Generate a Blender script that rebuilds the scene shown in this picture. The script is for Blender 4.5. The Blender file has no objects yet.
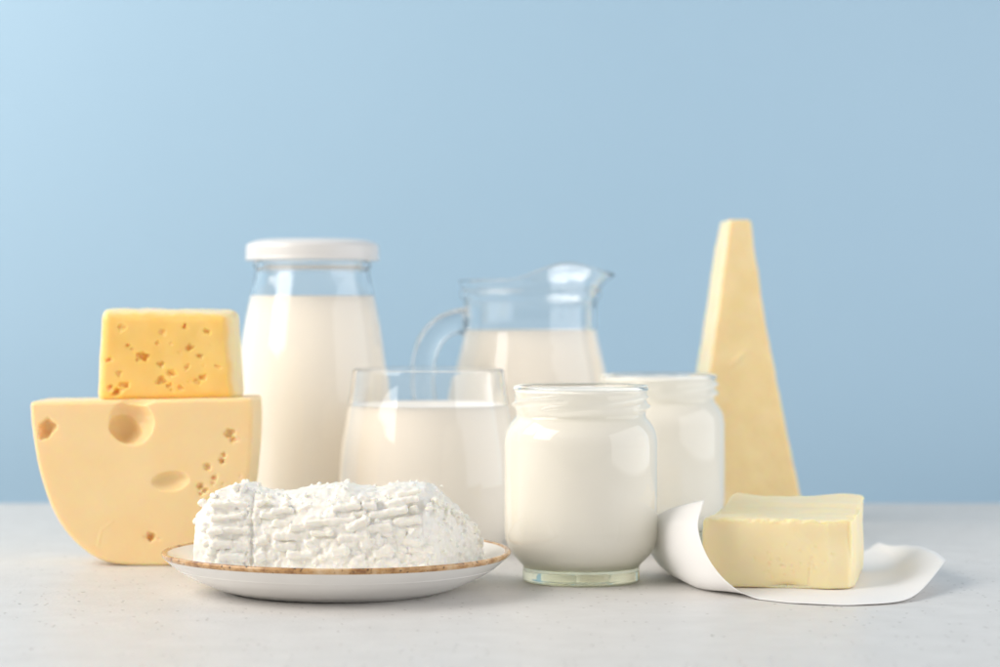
import bpy, bmesh, math, random
from mathutils import Vector, Matrix, noise
random.seed(7)

# ------------------------------------------------------------------ camera, world, lights, exposure
S = bpy.context.scene
C = S.collection
F = 2361.0            # focal length in photograph pixels (85 mm on a 36 mm sensor, 1000 px wide)
HZ = 305.0            # eye level row in the photograph
H = 0.1443            # lens height above the table, metres

cd = bpy.data.cameras.new('camera'); cam = bpy.data.objects.new('camera', cd); C.objects.link(cam)
cam.location = (0, 0, H); cam.rotation_euler = (math.pi/2, 0, 0)
cd.lens = 85; cd.sensor_width = 36; cd.shift_y = -(333.5-HZ)/1000.0
cd.clip_start = 0.05; cd.clip_end = 50
cd.dof.use_dof = True; cd.dof.focus_distance = 1.155; cd.dof.aperture_fstop = 7.0
S.camera = cam

w = bpy.data.worlds.new('World'); S.world = w; w.use_nodes = True
w.node_tree.nodes['Background'].inputs[0].default_value = (1.0, 0.985, 0.965, 1)
w.node_tree.nodes['Background'].inputs[1].default_value = 0.42

def area(name, loc, aim, sx, sy, power, col):
    l = bpy.data.lights.new(name, 'AREA'); l.shape = 'RECTANGLE'; l.size = sx; l.size_y = sy
    l.energy = power; l.color = col
    o = bpy.data.objects.new(name, l); C.objects.link(o); o.location = loc
    o.rotation_euler = (Vector(aim)-Vector(loc)).to_track_quat('-Z', 'Y').to_euler()
    return o
area('key_softbox', (-1.36, 0.57, 0.97), (0.0, 1.28, 0.05), 0.95, 1.12, 21.0, (1.0, 0.945, 0.88))
area('window_light', (-1.25, 1.42, 0.98), (0.05, 1.70, 0.35), 0.60, 0.75, 9.0, (1.0, 0.93, 0.84))
area('side_fill_softbox', (0.66, 1.12, 0.285), (0.0, 1.18, 0.275), 1.0, 0.54, 2.9, (0.95, 0.97, 1.0))

vs = S.view_settings
vs.view_transform = 'Standard'; vs.look = 'None'; vs.gamma = 1; vs.use_curve_mapping = False; vs.exposure = 0.05
cy = S.cycles
cy.use_denoising = True
cy.max_bounces = 32; cy.transmission_bounces = 24; cy.glossy_bounces = 12; cy.diffuse_bounces = 12
cy.caustics_reflective = True; cy.caustics_refractive = True; cy.blur_glossy = 0.0
cy.sample_clamp_indirect = 0.0

# ------------------------------------------------------------------ helpers
def at(px, py, d):
    return Vector(((px-500.0)*d/F, d, H-(py-HZ)*d/F))
def prof_px(pts, d):
    return [(hw*d/F, H-(y-HZ)*d/F) for hw, y in pts]
def catmull(pts, n=6):
    out = []
    P = [Vector(p) for p in pts]
    for i in range(len(P)-1):
        p0 = P[i-1] if i else P[0]*2-P[1]
        p1, p2 = P[i], P[i+1]
        p3 = P[i+2] if i+2 < len(P) else P[-1]*2-P[-2]
        for k in range(n):
            t = k/n
            out.append(0.5*((2*p1)+(p2-p0)*t+(2*p0-5*p1+4*p2-p3)*t*t+(3*p1-p0-3*p2+p3)*t**3))
    out.append(P[-1])
    return out
def smooth_profile(pts, n=5):
    q = catmull([(r, z, 0) for r, z in pts], n)
    return [(max(v.x, 0.0), v.y) for v in q]
def mesh_obj(name, bm, mat, parent=None, smooth=True):
    me = bpy.data.meshes.new(name); bm.normal_update(); bm.to_mesh(me); bm.free()
    return mesh_link(name, me, mat, parent, smooth)
def mesh_link(name, me, mat, parent=None, smooth=True):
    o = bpy.data.objects.new(name, me); C.objects.link(o)
    me.materials.clear()
    for m in (mat if isinstance(mat, (list, tuple)) else [mat]): me.materials.append(m)
    if smooth: me.polygons.foreach_set('use_smooth', [True]*len(me.polygons))
    if parent: o.parent = parent
    return o
def tag(o, label=None, cat=None, group=None, kind=None):
    if label: o['label'] = label
    if cat: o['category'] = cat
    if group: o['group'] = group
    if kind: o['kind'] = kind
    return o
def thing(name, loc, label, cat, group=None):
    o = bpy.data.objects.new(name, None); C.objects.link(o); o.location = loc
    o.empty_display_size = 0.02
    return tag(o, label, cat, group)
def lathe(prof, n=128, fn=None, close=True):
    """surface of revolution about local z; fn(theta, r, z) may bend it"""
    bm = bmesh.new(); rings = []
    for r, z in prof:
        if r < 1e-6:
            rings.append([bm.verts.new((0, 0, z))])
        else:
            ring = []
            for k in range(n):
                th = 2*math.pi*k/n
                rr, zz = fn(th, r, z) if fn else (r, z)
                ring.append(bm.verts.new((rr*math.cos(th), rr*math.sin(th), zz)))
            rings.append(ring)
    for a, b in zip(rings, rings[1:]):
        if len(a) == 1 and len(b) == 1: continue
        for k in range(n):
            j = (k+1) % n
            if len(a) == 1: bm.faces.new((a[0], b[j], b[k]))
            elif len(b) == 1: bm.faces.new((a[k], a[j], b[0]))
            else: bm.faces.new((a[k], a[j], b[j], b[k]))
    bmesh.ops.recalc_face_normals(bm, faces=bm.faces)
    return bm
def evaluated(me, mods):
    """mods: list of functions that add modifiers to a temporary object"""
    o = bpy.data.objects.new('tmp', me); C.objects.link(o)
    extra = []
    for f in mods:
        e = f(o)
        if e: extra.append(e)
    dg = bpy.context.evaluated_depsgraph_get(); dg.update()
    res = bpy.data.meshes.new_from_object(o.evaluated_get(dg))
    bpy.data.objects.remove(o)
    for e in extra: bpy.data.objects.remove(e)
    return res
def to_mesh(bm):
    bmesh.ops.recalc_face_normals(bm, faces=bm.faces)
    me = bpy.data.meshes.new('tmp'); bm.to_mesh(me); bm.free(); return me
def m_remesh(v):
    def f(o):
        m = o.modifiers.new('r', 'REMESH'); m.mode = 'VOXEL'; m.voxel_size = v; m.use_smooth_shade = True
    return f
def m_smooth(it, fac=0.5):
    def f(o):
        m = o.modifiers.new('s', 'SMOOTH'); m.iterations = it; m.factor = fac
    return f
def m_bevel(wd, seg=4, ang=30):
    def f(o):
        m = o.modifiers.new('b', 'BEVEL'); m.width = wd; m.segments = seg; m.limit_method = 'ANGLE'; m.angle_limit = math.radians(ang)
    return f
def m_cut(cut_me):
    def f(o):
        c = bpy.data.objects.new('cut', cut_me); C.objects.link(c)
        m = o.modifiers.new('c', 'BOOLEAN'); m.operation = 'DIFFERENCE'; m.solver = 'EXACT'; m.object = c; m.use_self = True
        return c
    return f
def fbm(p, s, o=3):
    return noise.fractal(Vector(p)*s, 1.0, 2.0, o)
def displace(me, fn):
    me.update()
    nv = [v.normal.copy() for v in me.vertices]
    for v, n in zip(me.vertices, nv):
        v.co = v.co + fn(v.co, n)
    me.update()
def blob(bm, c, r, scl=(1, 1, 1), rot=0.0, rough=0.0, sub=3, axis='Y'):
    M = Matrix.Translation(c) @ Matrix.Rotation(rot, 4, axis) @ Matrix.Diagonal((*scl, 1))
    g = bmesh.ops.create_icosphere(bm, subdivisions=sub, radius=r)
    off = Vector((random.random()*50, random.random()*50, 0))
    for v in g['verts']:
        k = 1+rough*noise.noise(v.co/r*1.3+off) if rough else 1
        v.co = M @ (v.co*k)
def rbox(bm, c, size, M=None):
    g = bmesh.ops.create_cube(bm, size=1.0)
    T = Matrix.Translation(c) @ (M or Matrix.Identity(4)) @ Matrix.Diagonal((*size, 1))
    for v in g['verts']: v.co = T @ v.co
def loft(rings):
    bm = bmesh.new(); R = [[bm.verts.new(p) for p in r] for r in rings]
    n = len(R[0])
    for a, b in zip(R, R[1:]):
        for k in range(n): bm.faces.new((a[k], a[(k+1) % n], b[(k+1) % n], b[k]))
    bm.faces.new(R[0][::-1]); bm.faces.new(R[-1])
    bmesh.ops.recalc_face_normals(bm, faces=bm.faces)
    return bm

# ------------------------------------------------------------------ materials
def new_mat(name):
    m = bpy.data.materials.new(name); m.use_nodes = True
    nt = m.node_tree; return m, nt, nt.nodes['Principled BSDF']
def setp(b, **k):
    names = dict(col='Base Color', rough='Roughness', sss='Subsurface Weight', rad='Subsurface Radius', scl='Subsurface Scale',
                 spec='Specular IOR Level', ior='IOR', trans='Transmission Weight', coat='Coat Weight', coatr='Coat Roughness')
    for a, v in k.items():
        if a in ('col',): v = (*v, 1)
        b.inputs[names[a]].default_value = v
def node(nt, t, **k):
    n = nt.nodes.new(t)
    for a, v in k.items():
        if a.startswith('_'): setattr(n, a[1:], v)
        else: n.inputs[a].default_value = v
    return n
def coords(nt, scale=(1, 1, 1)):
    tc = nt.nodes.new('ShaderNodeTexCoord'); mp = nt.nodes.new('ShaderNodeMapping')
    mp.inputs['Scale'].default_value = scale
    nt.links.new(tc.outputs['Object'], mp.inputs['Vector']); return mp.outputs['Vector']
def noise_col(nt, b, c1, c2, scale, detail=4, lo=0.35, hi=0.65, vec=None, rough=0.55):
    vec = vec or coords(nt)
    n = node(nt, 'ShaderNodeTexNoise', Scale=scale, Detail=detail, Roughness=rough); nt.links.new(vec, n.inputs['Vector'])
    r = nt.nodes.new('ShaderNodeValToRGB'); e = r.color_ramp.elements
    e[0].position = lo; e[0].color = (*c1, 1); e[1].position = hi; e[1].color = (*c2, 1)
    nt.links.new(n.outputs['Fac'], r.inputs['Fac']); nt.links.new(r.outputs['Color'], b.inputs['Base Color'])
    return r.outputs['Color']
def bump_noise(nt, b, items, dist=0.0005, vec=None):
    """items: (scale, strength, detail)"""
    vec = vec or coords(nt); prev = None
    for sc, st, de in items:
        n = node(nt, 'ShaderNodeTexNoise', Scale=sc, Detail=de); nt.links.new(vec, n.inputs['Vector'])
        bp = node(nt, 'ShaderNodeBump', Strength=st, Distance=dist); nt.links.new(n.outputs['Fac'], bp.inputs['Height'])
        if prev: nt.links.new(prev, bp.inputs['Normal'])
        prev = bp.outputs['Normal']
    nt.links.new(prev, b.inputs['Normal']); return prev

def mat_food(name, c1, c2, rad, rough, nscale, bumps, sss=1.0, scl=1.0, spec=0.4):
    m, nt, b = new_mat(name)
    setp(b, rough=rough, sss=sss, rad=rad, scl=scl, spec=spec)
    noise_col(nt, b, c1, c2, nscale)
    if bumps: bump_noise(nt, b, bumps)
    return m
M_maas = mat_food('smooth_cheese', (0.925, 0.69, 0.375), (0.935, 0.715, 0.41), (0.006, 0.0032, 0.0012), 0.42, 30, [(900, 0.10, 3), (120, 0.12, 2)], scl=0.55)
M_gold = mat_food('golden_cheese', (0.92, 0.615, 0.19), (0.93, 0.65, 0.23), (0.005, 0.003, 0.0008), 0.38, 45, [(700, 0.15, 3)])
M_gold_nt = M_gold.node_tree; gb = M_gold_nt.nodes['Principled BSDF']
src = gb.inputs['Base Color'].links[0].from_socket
ga = node(M_gold_nt, 'ShaderNodeAttribute'); ga.attribute_name = 'rind_edge_light'
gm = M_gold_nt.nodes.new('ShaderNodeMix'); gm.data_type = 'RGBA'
M_gold_nt.links.new(ga.outputs['Fac'], gm.inputs['Factor']); M_gold_nt.links.new(src, gm.inputs['A']); gm.inputs['B'].default_value = (0.90, 0.76, 0.46, 1)  # pale outer skin tone, also used for light painted on the bevel
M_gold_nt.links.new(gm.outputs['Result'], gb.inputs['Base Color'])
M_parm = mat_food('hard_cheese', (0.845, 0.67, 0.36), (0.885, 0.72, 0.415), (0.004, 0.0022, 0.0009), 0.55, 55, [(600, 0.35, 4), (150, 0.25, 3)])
M_parm_lit = mat_food('hard_cheese_lit_side', (0.86, 0.74, 0.48), (0.89, 0.78, 0.53), (0.004, 0.0025, 0.001), 0.55, 55, [(600, 0.3, 4)])  # brighter copy of the hard cheese, with light from the left in its colour
M_butter = mat_food('butter', (0.95, 0.77, 0.475), (0.955, 0.79, 0.51), (0.005, 0.0035, 0.0015), 0.36, 40, [(800, 0.12, 3), (160, 0.15, 3)])
M_curd = mat_food('curd', (0.885, 0.86, 0.80), (0.895, 0.875, 0.825), (0.0035, 0.003, 0.0022), 0.38, 90, [(1500, 0.35, 3), (500, 0.35, 4)], spec=0.5, scl=0.35)
M_milk = mat_food('milk', (0.957, 0.924, 0.872), (0.957, 0.924, 0.872), (0.003, 0.0025, 0.0018), 1.0, 5, None, sss=0.0, spec=0.0)
M_yog = mat_food('yogurt', (0.93, 0.902, 0.86), (0.93, 0.902, 0.86), (0.003, 0.0025, 0.0018), 0.8, 5, [(150, 0.2, 3)], sss=0.0, spec=0.0)

def mat_glass(name, tint, ior=1.48):
    m, nt, b = new_mat(name)
    setp(b, col=tint, rough=0.0, ior=ior, trans=1.0)
    return m
M_glass = mat_glass('clear_glass', (0.995, 0.998, 0.997))
M_glassg = mat_glass('greenish_glass', (0.993, 0.996, 0.990))

nt = M_glassg.node_tree
va = node(nt, 'ShaderNodeVolumeAbsorption', Density=6.5); va.inputs['Color'].default_value = (0.60, 0.78, 0.35, 1)
nt.links.new(va.outputs[0], nt.nodes['Material Output'].inputs['Volume'])
M_lid, nt, b = new_mat('white_enamel_lid'); setp(b, col=(0.74, 0.735, 0.735), rough=0.32, coat=0.3, coatr=0.15)
bump_noise(nt, b, [(60, 0.05, 2)])
M_plate, nt, b = new_mat('white_glaze'); setp(b, rough=0.16, coat=0.4, coatr=0.08)
noise_col(nt, b, (0.82, 0.805, 0.78), (0.86, 0.85, 0.83), 25); bump_noise(nt, b, [(70, 0.08, 2)])

# brown reactive-glaze lip: tan to rust with dark specks
M_lip, nt, b = new_mat('rust_glaze'); setp(b, rough=0.22, coat=0.4, coatr=0.1)
v = coords(nt)
n1 = node(nt, 'ShaderNodeTexNoise', Scale=110.0, Detail=5.0, Roughness=0.65); nt.links.new(v, n1.inputs['Vector'])
r1 = nt.nodes.new('ShaderNodeValToRGB'); e = r1.color_ramp.elements
e[0].position = 0.32; e[0].color = (0.22, 0.085, 0.028, 1); e[1].position = 0.72; e[1].color = (0.76, 0.58, 0.38, 1)
x = r1.color_ramp.elements.new(0.5); x.color = (0.56, 0.32, 0.13, 1)
nt.links.new(n1.outputs['Fac'], r1.inputs['Fac'])
n2 = node(nt, 'ShaderNodeTexNoise', Scale=420.0, Detail=3.0); nt.links.new(v, n2.inputs['Vector'])
r2 = nt.nodes.new('ShaderNodeValToRGB'); e = r2.color_ramp.elements
e[0].position = 0.63; e[0].color = (0, 0, 0, 1); e[1].position = 0.69; e[1].color = (1, 1, 1, 1)
nt.links.new(n2.outputs['Fac'], r2.inputs['Fac'])
mx = nt.nodes.new('ShaderNodeMix'); mx.data_type = 'RGBA'
nt.links.new(r2.outputs['Color'], mx.inputs['Factor']); nt.links.new(r1.outputs['Color'], mx.inputs['A']); mx.inputs['B'].default_value = (0.07, 0.035, 0.018, 1)
nt.links.new(mx.outputs['Result'], b.inputs['Base Color'])

# parchment: thin translucent white paper
M_paper, nt, b = new_mat('parchment'); setp(b, col=(0.93, 0.925, 0.92), rough=0.5, spec=0.3)
bump_noise(nt, b, [(700, 0.08, 3), (70, 0.25, 2)])
tr = nt.nodes.new('ShaderNodeBsdfTranslucent'); tr.inputs['Color'].default_value = (0.85, 0.84, 0.82, 1)
ms = nt.nodes.new('ShaderNodeMixShader'); ms.inputs[0].default_value = 0.12
nt.links.new(b.outputs[0], ms.inputs[1]); nt.links.new(tr.outputs[0], ms.inputs[2]); nt.links.new(ms.outputs[0], nt.nodes['Material Output'].inputs['Surface'])

# painted plaster table with pin holes and fine brush grain
M_table, nt, b = new_mat('painted_tabletop'); setp(b, rough=0.42, spec=0.4)
v = coords(nt)
col = noise_col(nt, b, (0.635, 0.62, 0.604), (0.705, 0.692, 0.678), 48, 8, 0.25, 0.75, v)
vor = node(nt, 'ShaderNodeTexVoronoi', Scale=225.0, Randomness=1.0); nt.links.new(v, vor.inputs['Vector'])
lt = node(nt, 'ShaderNodeMapRange', **{'From Min': 0.12, 'From Max': 0.21, 'To Min': 1.0, 'To Max': 0.0}); nt.links.new(vor.outputs['Distance'], lt.inputs['Value'])
sep = nt.nodes.new('ShaderNodeSeparateColor'); nt.links.new(vor.outputs['Color'], sep.inputs[0])
gt = node(nt, 'ShaderNodeMath', _operation='GREATER_THAN'); gt.inputs[1].default_value = 0.70; nt.links.new(sep.outputs[0], gt.inputs[0])
cl = node(nt, 'ShaderNodeTexNoise', Scale=14.0, Detail=2.0); nt.links.new(v, cl.inputs['Vector'])
gt2 = node(nt, 'ShaderNodeMath', _operation='GREATER_THAN'); gt2.inputs[1].default_value = 0.42; nt.links.new(cl.outputs['Fac'], gt2.inputs[0])
mu = node(nt, 'ShaderNodeMath', _operation='MULTIPLY'); nt.links.new(gt.outputs[0], mu.inputs[0]); nt.links.new(gt2.outputs[0], mu.inputs[1])
pit = node(nt, 'ShaderNodeMath', _operation='MULTIPLY'); nt.links.new(lt.outputs[0], pit.inputs[0]); nt.links.new(mu.outputs[0], pit.inputs[1])
mx = nt.nodes.new('ShaderNodeMix'); mx.data_type = 'RGBA'; nt.links.new(pit.outputs[0], mx.inputs['Factor'])
nt.links.new(col, mx.inputs['A']); mx.inputs['B'].default_value = (0.38, 0.36, 0.34, 1); nt.links.new(mx.outputs['Result'], b.inputs['Base Color'])
g = node(nt, 'ShaderNodeTexNoise', Scale=350.0, Detail=4.0); nt.links.new(v, g.inputs['Vector'])
b0 = node(nt, 'ShaderNodeBump', Strength=0.5, Distance=0.0006); nt.links.new(g.outputs['Fac'], b0.inputs['Height'])
b1 = node(nt, 'ShaderNodeBump', Strength=0.9, Distance=0.0008); b1.invert = True
nt.links.new(pit.outputs[0], b1.inputs['Height']); nt.links.new(b0.outputs[0], b1.inputs['Normal']); nt.links.new(b1.outputs[0], b.inputs['Normal'])

M_back, nt, b = new_mat('pale_blue_backdrop'); setp(b, rough=0.48, spec=0.6)
noise_col(nt, b, (0.365, 0.55, 0.715), (0.375, 0.56, 0.725), 3); bump_noise(nt, b, [(250, 0.08, 3)])

# ------------------------------------------------------------------ setting
bm = bmesh.new(); rbox(bm, (0, 1.02, -0.02), (3.2, 1.40, 0.04))
bmesh.ops.bevel(bm, geom=list(bm.edges), offset=0.002, segments=2, affect='EDGES')
tag(mesh_obj('tabletop', bm, M_table, smooth=False), kind='structure')
bm = bmesh.new(); rbox(bm, (0, 1.93, 0.55), (4.4, 0.02, 2.6))
tag(mesh_obj('backdrop', bm, M_back, smooth=False), kind='structure')

# ------------------------------------------------------------------ big half-round cheese with eyes
def d_profile():
    pts = [(30, 403), (31.5, 425), (35, 450), (40, 474), (48, 500), (58, 521), (72, 540), (88, 554), (104, 562), (122, 566), (145, 567), (170, 566.5),
           (192, 561), (212, 551), (228, 536), (239, 518), (246, 496), (250, 468), (252, 440), (252.5, 415), (252, 399)]
    return [at(x, y, 1.305) for x, y in pts]
dp = catmull(d_profile(), 4)
front = [p - Vector((0, 0, min(q.z for q in dp)-0.0)) for p in dp]
cc = sum(front, Vector())/len(front)
D = 0.052
rings = []
for t in (0.0, 0.12, 0.35, 0.65, 0.88, 1.0):
    bulge = 1+0.022*math.sin(math.pi*t)
    ring = []
    for p in front:
        q = Vector((cc.x+(p.x-cc.x)*bulge, p.y+D*t, max(p.z, 0) if p.z < 0.085 else p.z))
        ring.append(q)
    rings.append(ring)
base = to_mesh(loft(rings))
cut = bmesh.new()
def eye(px, py, r, depth_off, scl=(1, 1, 1), rot=0, rough=0.0):
    c = at(px, py, 1.305); c.y += depth_off
    blob(cut, c, r, scl, rot, rough)
eye(131.5, 422.5, 0.0160, -0.0075, (0.92, 1.0, 0.88), 0, 0.08)                 # the big eye that breaks the top edge
eye(138, 397, 0.0060, 0.001, (1.7, 1.6, 0.8))
eye(46, 429, 0.0055, 0.001, (0.85, 1.0, 1.05), 0.3, 0.5)
eye(42, 427, 0.0028, 0.000, (1, 1, 1), 0, 0.4)
eye(170, 481, 0.0115, -0.0035, (1.02, 0.75, 0.52), -0.10)
eye(150, 537, 0.0028, 0.000, (1, 2.0, 1.0), 0, 0.6); eye(146.5, 537, 0.0016, 0, (1.3, 1, .9), 0, 0.5); eye(158, 539, 0.0012, 0, (2.2, 1, .7), 0.2, 0.4)
for (x, y, r) in [(229, 433, 2.6), (232.5, 439, 1.9), (240, 433, 0.8), (239.5, 440, 0.9), (246, 438, 0.8), (207.5, 467, 1.9), (224, 455, 1.3), (222, 461, 1.7), (226, 462, 1.0),
                  (214, 478, 1.4), (212.5, 483, 1.1), (216, 475, 0.9), (201, 487, 2.0), (204, 490, 1.9), (201, 494, 1.4), (205, 484, 0.9), (223, 484, 0.8), (240, 476, 0.8), (208, 503, 0.9)]:
    eye(x, y, r*0.001*1.05, 0.0002, (1, 1.6, 1.1), random.random()*2, 0.6)
cut_deep = bmesh.new()
c = at(124, 429.5, 1.305); c.y += 0.0040
blob(cut_deep, c, 0.0096, (0.98, 1.0, 0.82), 0.5, 0.10)
me = evaluated(base, [m_bevel(0.0026, 4, 40), m_cut(to_mesh(cut)), m_cut(to_mesh(cut_deep)), m_remesh(0.00062), m_smooth(4)])
A_, B_ = at(98, 545, 1.305), at(113, 521, 1.305)
def f(p, n):
    d = 0.00022*fbm(p, 45, 3)
    if n.y < -0.5:                                                 # shallow knife drag on the cut face
        for a, bb, ww in ((A_, at(101, 531, 1.305), 0.0005), (at(101, 531, 1.305), B_, 0.0005)):
            ab = bb-a; q = p-a; q.y = 0; ab.y = 0
            t = max(0, min(1, q.dot(ab)/ab.length_squared)); dd = (q-ab*t).length
            d += 0.00022*math.exp(-(dd/ww)**2)
        d += 0.0004*fbm(p+Vector((3, 0, 0)), 22, 2)
    return n*d
displace(me, f)
o = mesh_link('half_cheese_wheel', me, M_maas)
tag(o, 'large half round yellow cheese with big eyes, lying under a smaller cheese block', 'cheese')

# ------------------------------------------------------------------ small golden cheese block on top of it
d0 = 1.318
zt = at(100, 397.5, d0).z - 0.0004
def P2(px, py, dd=0.0): return at(px, py, d0)+Vector((0, dd, 0))
ft = [P2(98, 401), P2(103, 311), P2(229, 311), P2(235, 399)]
zb = zt-0.0006
def face_at(t, shrink=0.0):
    r = []
    for i, p in enumerate(ft):
        q = p.copy(); q.y += 0.042*t
        q.x += (-0.002 if i < 2 else 0.0035)*math.sin(math.pi*min(t*1.3, 1))
        if i in (1, 2): q.z += 0.0015*math.sin(math.pi*t)+(-0.0018*(1-t) if i == 2 else 0)
        if t == 0: q.x -= (0.0042 if i == 2 else 0.003 if i == 3 else 0); q.z -= 0.0012 if i in (1, 2) else 0
        r.append(q)
    return r
base = to_mesh(loft([face_at(t) for t in (0, .10, .3, .5, .75, 1)]))
cut = bmesh.new()
def hole(px, py, r, scl=(1, 1, 1), rot=0):
    c = P2(px, py); blob(cut, c, r, scl, rot, 0.95)
for x, y, r, s in [(143, 358, 3.6, 1.0), (138, 360, 1.6, 1), (122, 328, 1.9, 1.4), (119, 331, 1.3, 1), (163, 332.5, 1.8, 1.3), (184, 326.5, 2.0, 1.2), (207, 332, 1.7, 1.5), (127.5, 346, 1.9, .9), (131, 349, 1.3, 1.1),
                   (157, 343, 1.5, .8), (170.5, 344, 1.7, .8), (189, 348, 2.4, 1.1), (199, 356, 1.9, 1.5), (161, 365, 2.2, 1.0), (171, 374, 2.5, 1.1), (162, 381, 2.7, 1.4), (169, 385, 1.9, 1.4), (171.5, 390, 1.6, .8),
                   (187, 367, 1.8, 1.2), (203, 377, 2.2, 1.2), (197, 381, 1.9, 1.6), (119, 373.5, 2.2, 1.0), (109, 360, 2.2, 1.1), (124, 386, 2.4, 1.5), (118, 391, 3.2, 1.3), (110, 388, 2.2, 1), (181, 388, 1.7, 1.5),
                   (148, 376, 0.9, 1), (179, 352, 1.2, .9), (150, 343, 1.0, .9), (218, 367, 1.6, 1.2), (204, 366, 1.0, 1), (135, 338, 0.9, .8), (189, 381, 1.0, 1), (211, 344, .9, 1), (142, 329, .8, 1)]:
    hole(x, y, r*0.00078, (s*1.15, 1.4, 1), random.random()*1.6-0.8)
me = evaluated(base, [m_bevel(0.0042, 5, 40), m_cut(to_mesh(cut)), m_remesh(0.0005), m_smooth(2)])
def f(p, n):
    d = 0.0003*fbm(p, 60, 3)
    if n.z > 0.5: d += 0.0006*fbm(p, 90, 3)
    if n.y < -0.4: d += 0.0006*fbm(p+Vector((5, 0, 2)), 55, 2)-0.0002
    return n*d
displace(me, f)
zmin = min(v.co.z for v in me.vertices)
ctop = at(140, 397, 1.335).z
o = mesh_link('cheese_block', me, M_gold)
at_ = me.attributes.new('rind_edge_light', 'FLOAT', 'POINT'); vals = []
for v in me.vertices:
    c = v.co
    edge = min(c.x-(ft[0].x+0.0030+(ft[1].x-ft[0].x)*(c.z-ft[0].z)/(ft[1].z-ft[0].z)), (ft[3].x-0.0068)-c.x, ft[1].z-0.0034-c.z)  # front border: light caught by the bevelled edges is put into the colour
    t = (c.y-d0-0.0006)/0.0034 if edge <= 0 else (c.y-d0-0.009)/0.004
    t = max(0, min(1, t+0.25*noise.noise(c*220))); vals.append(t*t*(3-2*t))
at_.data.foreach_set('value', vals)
tag(o, 'small golden cheese block with many tiny holes, set on top of the large cheese', 'cheese')

# ------------------------------------------------------------------ hard cheese wedge at the back right
d1 = 1.55
def W3(px, py, dd): 
    v = at(px, py, d1); v.y += dd; return v
zs = [527, 500, 460, 420, 380, 340, 300, 260, 222]
def xs(y):
    t = (527-y)/(527-222)
    li = 688+(730-688)*t
    rr = [(527, 808), (493, 800.5), (440, 789), (386, 778), (340, 769.5), (293, 761), (260, 756), (222, 751.5)]
    for (ya, xa), (yb, xb) in zip(rr, rr[1:]):
        if yb <= y <= ya: return li, xa+(xb-xa)*(ya-y)/(ya-yb)
    return li, 751.5
rings = []
for y in zs:
    l, r = xs(y)
    t = (527-y)/(527-222)
    dep = 0.066*(1-t)+0.030*t
    a = W3(l, y, 0); bq = W3(r, y, 0.004)
    rings.append([a, bq, bq+Vector((0.001, dep, 0.0)), a+Vector((-0.0042, dep, 0.0))])
base = to_mesh(loft(rings))
me = evaluated(base, [m_bevel(0.0018, 3, 40), m_remesh(0.0009), m_smooth(2)])
zm = min(v.co.z for v in me.vertices)
def f(p, n):
    d = 0.0004*fbm(p, 60, 4)+0.0007*fbm(p+Vector((2, 0, 0)), 24, 3)
    if n.y < -0.5:
        rg = noise.ridged_multi_fractal(Vector((p.x, p.y, p.z*0.8))*55+Vector((1, 3, 2)), 1.0, 2.0, 3, 1.0, 2.0)
        d += 0.0003*(rg-1.0)
        q = p-at(737, 362, d1); q.y = 0
        d += 0.0012*math.exp(-((q.x*0.8-q.z*0.9)/0.0016)**2-((q.x+q.z)/0.012)**2)
    if abs(n.z) > 0.8 and p.z < 0.01: d = 0
    return n*d
displace(me, f)
for v in me.vertices: v.co.z -= zm-0.0002
o = mesh_link('hard_cheese_wedge', me, [M_parm, M_parm_lit])
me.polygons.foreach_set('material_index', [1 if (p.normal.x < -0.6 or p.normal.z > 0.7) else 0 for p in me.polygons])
tag(o, 'tall narrow wedge of hard yellow cheese standing upright behind the butter', 'cheese')

# ------------------------------------------------------------------ glassware
def base_loc(px, d): return Vector(((px-500)*d/F, d, 0.0004))

# milk jar with white lid
d = 1.47
root = thing('milk_jar', base_loc(312.5, d), 'tall glass milk jar closed with a white lid, behind the large cheese', 'jar')
out = [(0, 535), (52, 535.5), (60, 537), (67, 536), (72.5, 532), (75.5, 524), (76.5, 510), (77, 480), (77, 445), (76.5, 412), (75, 382), (72, 355), (68, 328), (64.3, 308), (61.5, 295), (59, 284), (57.3, 275), (57, 270),
       (58.3, 268), (58.8, 266), (58, 263.5), (56.5, 262), (56.2, 255), (56.2, 247), (55, 245)]
inn = [(52.5, 245), (52.3, 255), (52.5, 268), (53.5, 276), (55.4, 284), (58, 295), (60.8, 308), (64.5, 328), (68.5, 355), (71.5, 382), (73, 412), (73.5, 445), (73.5, 480), (73, 508), (71, 520), (65, 526), (52, 528), (0, 528)]
po = prof_px(out, d); pi_ = prof_px(inn, d)
mesh_obj('glass_body', lathe(smooth_profile(po, 4)+smooth_profile(pi_, 4), 128), M_glass, root)
def fill(inn_px, d, level_px, name, mat, root, lump=0.0, over=0.00025):
    pr = smooth_profile(prof_px(inn_px, d), 6); zl = H-(level_px-HZ)*d/F
    pr = [(r+over if r > 0 else 0, z-(over if r < 0.01 else over*0.5)) for r, z in pr if z <= zl]
    top = pr[0]
    if abs(top[1]-zl) > 1e-5: pr = [(top[0], zl+0.0006), (top[0], zl)] + pr[0:]
    R = pr[0][0]
    cap = [(0, zl), (R*0.3, zl), (R*0.6, zl), (R*0.85, zl), (R*0.96, zl+0.0001), (R*0.99, zl+0.0004)]
    def fn(th, r, z):
        if lump and z > zl-0.0003 and r < R*0.97:
            z += lump*noise.noise(Vector((math.cos(th)*r, math.sin(th)*r, 0))*70)*(1-(r/R)**4)
        return r, z
    return mesh_obj(name, lathe(cap+pr, 160 if lump else 96, fn), mat, root)
fill(inn, d, 297.5, 'milk', M_milk, root)
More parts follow.
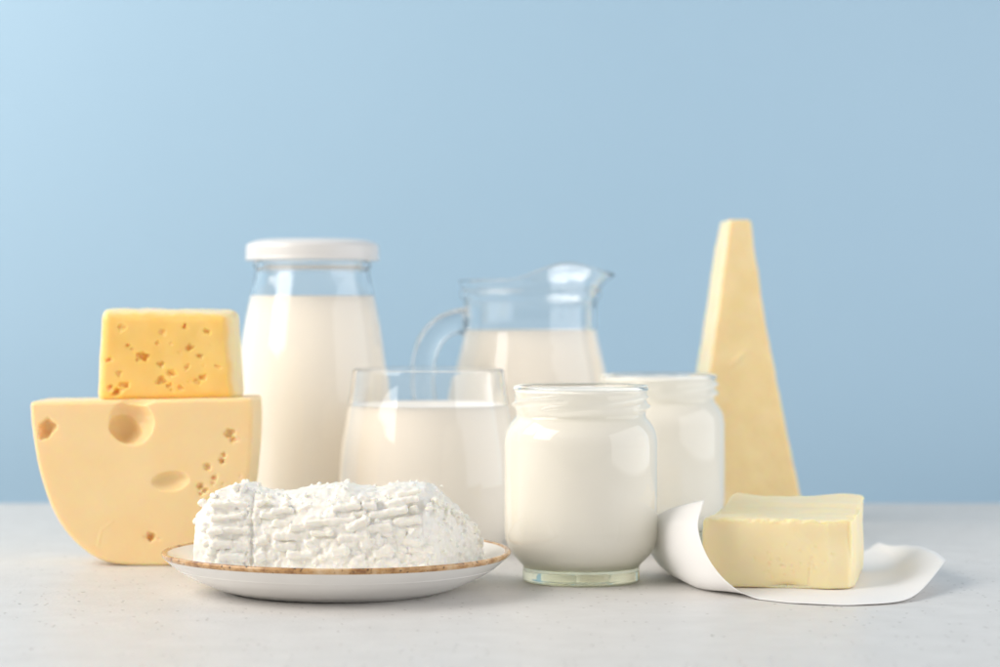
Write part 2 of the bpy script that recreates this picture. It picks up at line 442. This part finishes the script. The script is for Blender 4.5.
lid = [(0, 239.6), (30, 239.6), (46, 239.8), (54, 240.6), (60, 242.4), (63.5, 244.0), (65.4, 245.6), (66.2, 248), (66.4, 253), (66.4, 257.5), (66.9, 259.2), (66.5, 260.8), (65, 261.3), (63.6, 260.3), (63.3, 256), (62.5, 249.5), (58, 246.2), (54, 245.2), (0, 244.6)]
o = mesh_obj('lid', lathe(smooth_profile(prof_px(lid, d), 4), 128), M_lid, root); o['label'] = 'white metal screw lid'

# glass jug with handle and pouring lip
d = 1.53
root = thing('milk_jug', base_loc(530.5, d), 'clear glass jug of milk with curved handle and pouring lip', 'jug')
out = [(0, 524.5), (55, 525), (62, 527), (69, 525), (77, 516), (83, 501), (87, 482), (88.5, 462), (87.5, 440), (84.5, 415), (79.5, 388), (75, 371), (70.5, 352), (67.2, 338), (65.8, 325), (65.6, 312), (66.5, 303),
       (69.5, 299), (71, 296), (70.5, 293), (69.2, 291), (69.3, 288), (70.5, 285), (71.5, 282.5), (71.5, 281)]
inn = [(69, 280.5), (67.8, 283), (66.6, 287), (66.2, 291), (66.2, 296), (65, 300), (63.4, 305), (62.6, 312), (62.8, 325), (64.2, 338), (67.5, 352), (72, 371), (76.5, 388), (81.5, 415), (84.5, 440), (85.5, 462), (84, 482), (80, 501), (73, 513), (62, 518), (40, 519), (0, 519)]
zr = H-(293-HZ)*d/F; ztp = H-(281-HZ)*d/F; px = d/F
def spout(th, r, z):
    if z <= zr: return r, z
    a = abs((th+math.pi) % (2*math.pi)-math.pi)*180/math.pi
    if a > 112: gh = 0
    elif a > 60: gh = 0.5+0.5*math.cos(math.pi*(a-60)/52)
    else: gh = 0.68+0.32*math.cos(math.pi*(60-a)/60)
    gr = math.exp(-(a/26)**2)
    wv = min((z-zr)/(ztp-zr), 1.1)
    return r+px*(13*gr+0.5*gh)*wv**1.4, z+px*15.5*gh*wv
def refine(pr, k=2): return pr
mesh_obj('glass_body', lathe(smooth_profile(prof_px(out, d), 5)+smooth_profile(prof_px(inn, d), 5), 160, spout), M_glass, root)
fill(inn, d, 331.5, 'milk', M_milk, root)
path = catmull([((x-530.5)*px, 0, H-(y-HZ)*px) for x, y in [(466.5, 322), (455, 322.5), (441, 329), (430, 342), (424, 360), (422.5, 382), (425, 404), (433, 422), (445.5, 432)]], 6)
bm = bmesh.new(); prev = None; N = 24
for i, p in enumerate(path):
    t = (path[min(i+1, len(path)-1)]-path[max(i-1, 0)]).normalized(); up = Vector((0, 1, 0)); nn = t.cross(up).normalized()
    e = 1+0.30*max(0, 1-i/7)**2+0.25*max(0, 1-(len(path)-1-i)/8)**2
    ring = [bm.verts.new(p+nn*math.cos(2*math.pi*k/N)*0.0077*e+up*math.sin(2*math.pi*k/N)*0.0068*e) for k in range(N)]
    if prev:
        for k in range(N): bm.faces.new((prev[k], prev[(k+1) % N], ring[(k+1) % N], ring[k]))
    else: bm.faces.new(ring[::-1])
    prev = ring
bm.faces.new(prev); bmesh.ops.recalc_face_normals(bm, faces=bm.faces)
mesh_obj('handle', bm, M_glass, root)

# stemless glass of milk
d = 1.38
root = thing('drinking_glass', base_loc(428.5, d), 'rounded stemless drinking glass of milk behind the plate', 'glass')
out = [(0, 550), (35, 550.5), (48, 552), (58, 551), (69, 546.5), (79, 537), (86, 521), (89.5, 502), (90, 480), (87.5, 450), (83.5, 424), (79.8, 402), (77.2, 385), (75.8, 373), (75.6, 370.5), (75, 369.7)]
inn = [(74, 369.7), (73.5, 371), (74, 374), (75.2, 385), (77.6, 402), (81.2, 424), (85.2, 450), (87.5, 480), (87, 502), (83.5, 520), (76.5, 534), (67, 542), (54, 546), (30, 547), (0, 547)]
mesh_obj('glass_body', lathe(smooth_profile(prof_px(out, d), 5)+smooth_profile(prof_px(inn, d), 5), 128), M_glass, root)
fill(inn, d, 406, 'milk', M_milk, root)

# open yogurt jars
def yogurt_jar(px_c, d, twist, label):
    s0 = 1.2346
    root = thing('yogurt_jar', base_loc(px_c, d), label, 'jar', 'open glass jars filled with yogurt')
    out = [(0, 578), (44, 578.5), (51, 580.8), (56, 581), (58.3, 579), (58.6, 575), (58.2, 569), (58.8, 565.5), (62.5, 561.5), (69, 554.5), (74, 545.5), (76.4, 535), (76.6, 518), (76.6, 452), (76.3, 441), (75, 433), (72.2, 426.5), (68.5, 421), (65.6, 417.5), (64.8, 415), (65.2, 412), (66, 408), (66, 400), (66.2, 393),
           (67.3, 391), (67.8, 389), (67.2, 387), (65.8, 386)]
    inn = [(64, 386), (62.8, 387.5), (62.4, 391), (62.2, 400), (62, 414), (62.8, 419), (66, 424), (70, 430.5), (72.3, 437), (73.1, 446), (73.2, 480), (73.2, 520), (72.6, 531), (70.5, 541.5), (66, 549.5), (59, 556.5), (50, 560.5), (38, 562.5), (0, 563)]
    zz = lambda y: H-(y-HZ)*s0/F
    def thread(th, r, z):
        if zz(413) < z < zz(391) and r > 65*s0/F*0.98:
            add = 0
            for k in range(4):
                a = (th+twist-k*math.pi/2) % (2*math.pi)
                if a < 2.1:
                    zc = zz(410)+(zz(396)-zz(410))*a/2.1
                    add += 0.0022*math.exp(-((z-zc)/0.0011)**2)*min(1, a/0.15, (2.1-a)/0.15)
            return r+min(add, 0.0023), z
        return r, z
    po = smooth_profile(prof_px(out, s0), 5)
    fine = []
    for a, bq in zip(po, po[1:]):
        n = max(1, int(abs(a[1]-bq[1])/0.0005)) if zz(415) < a[1] < zz(390) else 1
        fine += [(a[0]+(bq[0]-a[0])*k/n, a[1]+(bq[1]-a[1])*k/n) for k in range(n)]
    fine.append(po[-1])
    mesh_obj('glass_body', lathe(fine+smooth_profile(prof_px(inn, s0), 5), 160, thread), M_glassg, root)
    fill(inn, s0, 390.5, 'yogurt', M_yog, root, 0.0022)
    return root
yogurt_jar(581, 1.2346, 0.7, 'open glass jar of white yogurt standing in front between the plate and the butter')
yogurt_jar(658.5, 1.432, 2.1, 'farther open yogurt jar, half hidden behind the front jar')

# ------------------------------------------------------------------ plate
pc = Vector((-0.0825, 1.195, 0.0004)); 
root = thing('plate', pc, 'white plate with a speckled brown rim, holding the curd cheese', 'plate')
body = [(0, 0.0022), (0.040, 0.0022), (0.050, 0.0005), (0.0535, 0.0), (0.0565, 0.0008), (0.064, 0.0032), (0.074, 0.0078), (0.0800, 0.0115), (0.0808, 0.0122), (0.0838, 0.0146), (0.0869, 0.0173)]
body_in = [(0.0848, 0.0195), (0.0800, 0.0170), (0.072, 0.0122), (0.065, 0.0090), (0.057, 0.0074), (0.045, 0.0068), (0.020, 0.0066), (0, 0.0066)]
lip_o = [(0.0869, 0.0173), (0.0875, 0.0180), (0.0879, 0.0189), (0.0877, 0.0197), (0.0868, 0.0202), (0.0858, 0.0200), (0.0848, 0.0195)]
def wob(th, r, z): return r*(1+0.003*math.sin(2*th+1)), z+0.0004*math.sin(2*th)*(r/0.088)
bm = lathe(smooth_profile(body, 5), 160, wob)
b2 = lathe(smooth_profile(body_in, 5), 160, wob)
m2 = bpy.data.meshes.new('t'); b2.to_mesh(m2); b2.free(); bm.from_mesh(m2); bpy.data.meshes.remove(m2)
mesh_obj('dish', bm, M_plate, root)
o = mesh_obj('rim', lathe(smooth_profile(lip_o, 6), 160, wob), M_lip, root); o['label'] = 'rusty brown speckled rim'

# ------------------------------------------------------------------ curd cheese on the plate
Z0 = 0.0062
top_pts = [(197, 518), (203, 506), (214, 495), (228, 491), (240, 488), (252, 492), (265, 496), (280, 498), (297, 495), (315, 492), (330, 489.5), (345, 488.5), (360, 492), (375, 493.5), (392, 489.5), (410, 488), (424, 488.5), (434, 492), (445, 500), (457, 510), (468, 521), (478, 536), (483, 548)]
rings = []
for x, y in top_pts:
    t = (x-197)/(483-197)
    yf = 1.150+0.004*math.sin(t*9) if x < 425 else 1.150+(x-425)/58*0.050
    if x < 215: yf += (215-x)/18*0.008
    yb = 1.224-0.010*t
    if x < 215: yb -= (215-x)/18*0.006
    d_ = yf+0.012
    X = (x-500)*d_/F; zt_ = H-(y-HZ)*d_/F
    hgt = zt_-Z0
    ring = []
    for k, (fy, fz) in enumerate([(0.0, 0.0), (0.006, 0.3), (0.0, 0.62), (0.07, 0.86), (0.22, 1.0), (0.5, 1.03), (0.8, 0.98), (0.97, 0.75), (1.0, 0.35), (0.98, 0.0)]):
        ring.append(Vector((X, yf+(yb-yf)*fy, Z0+hgt*fz)))
    rings.append(ring)
bm = loft(rings)
def ztop(X):
    best = None
    for (xa, ya), (xb, yb) in zip(top_pts, top_pts[1:]):
        Xa, Xb = (xa-500)*1.163/F, (xb-500)*1.163/F
        if Xa <= X <= Xb:
            y = ya+(yb-ya)*(X-Xa)/(Xb-Xa); return H-(y-HZ)*1.163/F
    return Z0
def yfront(px): 
    yf = 1.150+0.004*math.sin((px-197)/286*9) if px < 425 else 1.150+(px-425)/58*0.050
    if px < 215: yf += (215-px)/18*0.008
    return yf
def stick(px, py, L, h, dep, tilt, out=0.0004):
    yf = yfront(px)+0.0004
    c = at(px, py, yf); zt_ = ztop(c.x)
    c.y += max(0, (c.z-Z0)/(zt_-Z0+1e-6)-0.62)*0.016 - out
    M = Matrix.Rotation(-tilt, 4, 'Y') @ Matrix.Rotation(random.uniform(-.1, .1), 4, 'Z')
    g = bmesh.ops.create_cube(bm, size=1.0)
    bmesh.ops.subdivide_edges(bm, edges=list({e for v in g['verts'] for e in v.link_edges}), cuts=3, use_grid_fill=True)
    vs_ = [v for v in bm.verts if v.index == -1] if False else None
    return c, M, (L, dep, h)
def add_bar(px, py, L, h, tilt, out=0.0006, dep=0.004):
    yf = yfront(px)
    c = at(px, py, yf); zt_ = ztop(c.x)
    c.y += max(0, (c.z-Z0)/(zt_-Z0+1e-6)-0.62)*0.016 - out + dep*0.35
    s = 1.15/F
    tmp = bmesh.new(); rbox(tmp, (0, 0, 0), (L*s, dep, h*s))
    bmesh.ops.bevel(tmp, geom=list(tmp.edges), offset=min(h*s, dep)*0.20, segments=2, affect='EDGES')
    T = Matrix.Translation(c) @ Matrix.Rotation(-tilt, 4, 'Y') @ Matrix.Rotation(random.uniform(-.06, .06), 4, 'Z') @ Matrix.Rotation(random.uniform(-.15, .15), 4, 'X')
    off = Vector((random.random()*90, random.random()*90, 1))
    for v in tmp.verts:
        v.co = T @ v.co
        v.co += 0.0005*Vector((noise.noise(v.co*260+off), noise.noise(v.co*300+off*2), noise.noise(v.co*300+off*3)))
    m_ = bpy.data.meshes.new('t'); tmp.to_mesh(m_); tmp.free(); bm.from_mesh(m_); bpy.data.meshes.remove(m_)
# basket marks read off the photograph, then filler
for x, y, L, h, t in [(228, 505, 34, 5, 0.02), (226, 517, 30, 6, 0.08), (231, 530, 34, 7, 0.0), (222, 544, 20, 8, 0.05), (241, 546, 18, 12, 0.1), (268, 515, 14, 6, 0), (282, 511, 20, 5, .05), (262, 541, 12, 8, 0), (292, 536, 34, 7, 0.0),
                      (285, 546, 22, 8, -0.05), (306, 526, 30, 6, .12), (318, 519, 22, 6, .1), (322, 533, 20, 5, 0.0), (330, 522, 46, 6, .05), (345, 508, 26, 6, .1), (350, 538, 24, 8, .1), (312, 546, 14, 6, -.5),
                      (369, 507, 13, 8, .05), (388, 513, 36, 7, .16), (375, 528, 30, 7, .05), (358, 524, 22, 8, .5), (402, 502, 30, 6, .2), (408, 494, 22, 5, .25), (407, 521, 26, 8, .12), (395, 531, 18, 8, -.4), (414, 533, 12, 10, 1.0), (405, 540, 28, 7, -.2),
                      (340, 551, 16, 10, .2), (365, 541, 10, 16, .2), (384, 551, 20, 10, .3), (300, 555, 24, 7, 0), (232, 557, 26, 7, 0), (260, 557, 14, 10, .4), (420, 549, 24, 8, -.1), (215, 531, 14, 5, 0)]:
    add_bar(x, y, L*1.12, h, t, random.uniform(0.0010, 0.0025))
for i in range(85):
    x = random.uniform(206, 420); y = random.uniform(497, 562)
    if H-(y-HZ)*1.15/F > ztop((x-500)*1.163/F)-0.002: continue
    add_bar(x, y, random.uniform(6, 22), random.uniform(3.5, 6.5), random.gauss(0.05, 0.25), random.uniform(-0.0004, 0.0011))
for i in range(150):                                               # soft lumps low on the front
    x = random.uniform(203, 425); y = random.uniform(538, 567)
    p = at(x, y, yfront(x)+0.0006)
    blob(bm, p, random.uniform(0.0012, 0.0030), (random.uniform(.7, 1.9), 0.8, random.uniform(.6, 1.2)), random.uniform(-1.2, 1.2), 0.6, 2)
for i in range(330):                                               # crumbs on top and on the broken right end
    if i < 170:
        x = random.uniform(205, 440); X = (x-500)*1.165/F; q = random.uniform(0.03, 0.9)
        p = Vector((X, yfront(x)+0.065*q, ztop(X)+(0.0005 if q > .2 else -0.003*(0.2-q)/0.2*2)))
        r = random.uniform(0.0005, 0.0011)
    else:
        x = random.uniform(428, 483); X = (x-500)*1.165/F
        z = random.uniform(Z0, max(ztop(X), Z0+0.002)); p = Vector((X, yfront(x)+random.uniform(0, 0.003), z)); r = random.uniform(0.0006, 0.0014)
    blob(bm, p, r, (random.uniform(.8, 1.6), 1, random.uniform(.7, 1.1)), random.uniform(-1, 1), 0.6, 2)
for x, y, r in [(474, 527, 3.4), (477, 533, 3.2), (471, 523, 2.2), (455, 507, 2.6), (441, 496, 2.4), (436, 494, 2.5), (448, 504, 2.0), (200, 516, 2.8), (204, 503, 3), (236, 487.5, 3.2), (243, 488, 3), (196, 521, 2.2), (466, 545, 3.0), (480, 545, 2.2)]:
    p = at(x, y, yfront(x)+0.014); blob(bm, p, r*0.00065, (1.1, 1.2, 1), 0, 0.7, 2)
me = evaluated(to_mesh(bm), [m_remesh(0.00048), m_smooth(1, 0.4)])
crease = (253-500)*1.16/F
def f(p, n):
    d = 0.00034*fbm(p, 190, 4)+0.00024*noise.noise(p*450)+0.0007*noise.noise(p*60)
    pxx = p.x*F/1.165+500
    if pxx > 425 or n.z > 0.45: d += 0.0006*noise.noise(p*330+Vector((4, 1, 1)))
    if n.y < -0.3: d -= 0.0011*math.exp(-((p.x-crease+0.0006*noise.noise(p*90))/0.0008)**2)
    return n*d
displace(me, f)
pin = smooth_profile(body_in, 5)[::-1]
for v in me.vertices:
    r = math.hypot(v.co.x-pc.x, v.co.y-pc.y)
    for (ra, za), (rb, zb_) in zip(pin, pin[1:]):
        if ra <= r <= rb: v.co.z = max(v.co.z, pc.z+za+(zb_-za)*(r-ra)/max(rb-ra, 1e-6)-0.0006); break
o = mesh_link('curd_cheese', me, M_curd)
tag(o, 'crumbly white log of fresh curd cheese with basket marks, lying on the plate', 'curd cheese')

# ------------------------------------------------------------------ parchment under the butter
def T(X, Y, z=0.0007): return Vector((X, Y, z))
def Tp(px, py): 
    dd = H*F/(py-HZ); v = at(px, py, dd); v.z = 0.0007; return v
grid = [
 [at(704, 500, 1.190), at(698, 527, 1.178), at(708, 558, 1.168), at(728, 583, 1.160), Tp(756, 600), Tp(800, 604.5), Tp(860, 606), at(912, 597, 1.150), at(946, 560, 1.220)],
 [at(680, 506, 1.215), at(672, 530, 1.205), at(676, 561, 1.200), at(700, 588, 1.193), T(.125, 1.20), T(.15, 1.20), T(.182, 1.19), at(905, 585, 1.190), at(934, 551.5, 1.250)],
 [at(657, 515, 1.245), at(651, 536, 1.250), at(654, 557, 1.258), at(674, 573, 1.262), T(.125, 1.265), T(.155, 1.26), T(.19, 1.25), at(895, 571, 1.250), at(914, 545.5, 1.285)],
 [at(645, 530, 1.300), at(646, 540, 1.310), at(655, 550, 1.320), at(675, 559, 1.335), T(.135, 1.325), T(.165, 1.32), T(.2, 1.31), at(885, 557, 1.310), at(890, 545.5, 1.325)],
 [T(.085, 1.36), T(.09, 1.362), T(.1, 1.365), T(.115, 1.367), T(.14, 1.368), T(.17, 1.366), T(.195, 1.362), T(.208, 1.360, .002), at(879, 542, 1.365)],
]
rows = [catmull(r, 10) for r in grid]
cols = [catmull([r[i] for r in rows], 14) for i in range(len(rows[0]))]
bm = bmesh.new(); V = []
for c in cols:
    V.append([])
    for p in c:
        p = p.copy(); p.z += 0.0005*noise.noise(p*45); p.z = max(p.z, 0.0005); V[-1].append(bm.verts.new(p))
for i in range(len(V)-1):
    for j in range(len(V[0])-1): bm.faces.new((V[i][j], V[i+1][j], V[i+1][j+1], V[i][j+1]))
bmesh.ops.recalc_face_normals(bm, faces=bm.faces)
me = to_mesh(bm)
def m_solid(o):
    m = o.modifiers.new('s', 'SOLIDIFY'); m.thickness = 0.00016; m.offset = 0
me = evaluated(me, [m_solid])
o = mesh_link('parchment_paper', me, M_paper)
tag(o, 'sheet of white parchment paper with one curled up corner, spread under the butter', 'paper')

# ------------------------------------------------------------------ butter
Wb, Db = 0.0770, 0.088
bx = Vector((0.179, 1.187, 0.0010)); ang = math.radians(10.5)
ux = Vector((math.cos(ang), -math.sin(ang), 0)); uy = Vector((math.sin(ang), math.cos(ang), 0))
def L(x, y, z): return bx+ux*(x-Wb)+uy*y+Vector((0, 0, z))
ch = 0.0136
plan = [(0, 0), (Wb-ch, 0.0), (Wb-0.0030, 0.0042), (Wb-0.0005, 0.014), (Wb+0.0005, Db), (0.0095, Db)]
def hz(x, y): return 0.0345+0.0055*(y/Db)
rings = [[L(x, y, hz(x, y)*t) for x, y in plan] for t in (0, 0.33, 0.66, 1)]
me = evaluated(to_mesh(loft(rings)), [m_bevel(0.0017, 4, 25), m_remesh(0.0006), m_smooth(3)])
pits = [(random.gauss(0.045, 0.010), random.gauss(0.013, 0.005), random.uniform(0.0004, 0.0009)) for _ in range(26)]
def f(p, n):
    q = p-bx; x = q.dot(ux)+Wb; y = q.dot(uy); z = q.z
    nf = n.dot(uy); nr = n.dot(ux)
    d = 0.0004*fbm(p, 50, 3)+0.0013*noise.noise(p*26+Vector((7, 2, 1)))
    add = Vector((0, 0, 0))
    if n.z > 0.3:
        # scraped top: long shallow troughs parallel to the front, raised back corners, ragged edges
        d += 0.0022*math.exp(-((x-0.006)/0.012)**2-((y-Db)/0.02)**2)+0.0016*math.exp(-((x-Wb+0.010)/0.014)**2-((y-Db+0.010)/0.030)**2)
        d -= 0.0018*math.exp(-((y-0.034-0.12*x)/0.016)**2)
        d += 0.0008*noise.noise(Vector((x*18, y*110, 3)))
        eg = min(y, Wb-x if y < 0.03 else 1, x if y < 0.02 else 1)
        d += 0.0017*noise.noise(p*300)*math.exp(-abs(eg)/0.004)+0.0010*math.exp(-abs(eg-0.001)/0.002)*noise.noise(p*120)
    if nf < -0.5:
        for a, c, r in pits: d -= 0.0005*math.exp(-((x-a)**2+(z-c)**2)/(r*r))
        # folded flap near the right edge and dent at the foot
        s = (x-(Wb-ch-0.020))/0.020; lim = 0.034-0.022*max(0, 1-s)
        if s > 0: d -= 0.0022*max(0, min(1, s))*math.exp(-((z-0.027)/0.009)**2)/(1+math.exp(-(z-0.012-0.020*(1-s))/0.0012))
        d -= 0.0032*math.exp(-((x-0.042)/0.008)**2-((z-0.000)/0.0030)**2)
        d -= 0.0005*math.exp(-((x-(Wb-ch-0.010)-0.10*(z-0.006))/0.0006)**2-((z-0.006)/0.006)**2)
        d += 0.0010*math.exp(-((x-0.018)/0.006)**2-((z-0.020)/0.010)**2)
    if nr > 0.3: d += 0.0006*noise.noise(Vector((y*260, z*60, 1)))*min(1, z/0.01)
    if n.z < -0.5: d = 0
    return n*d
displace(me, f)
me = evaluated(me, [m_smooth(1, 0.5)])
o = mesh_link('butter', me, M_butter)
tag(o, 'pale yellow block of butter with scraped top, resting on white parchment', 'butter')
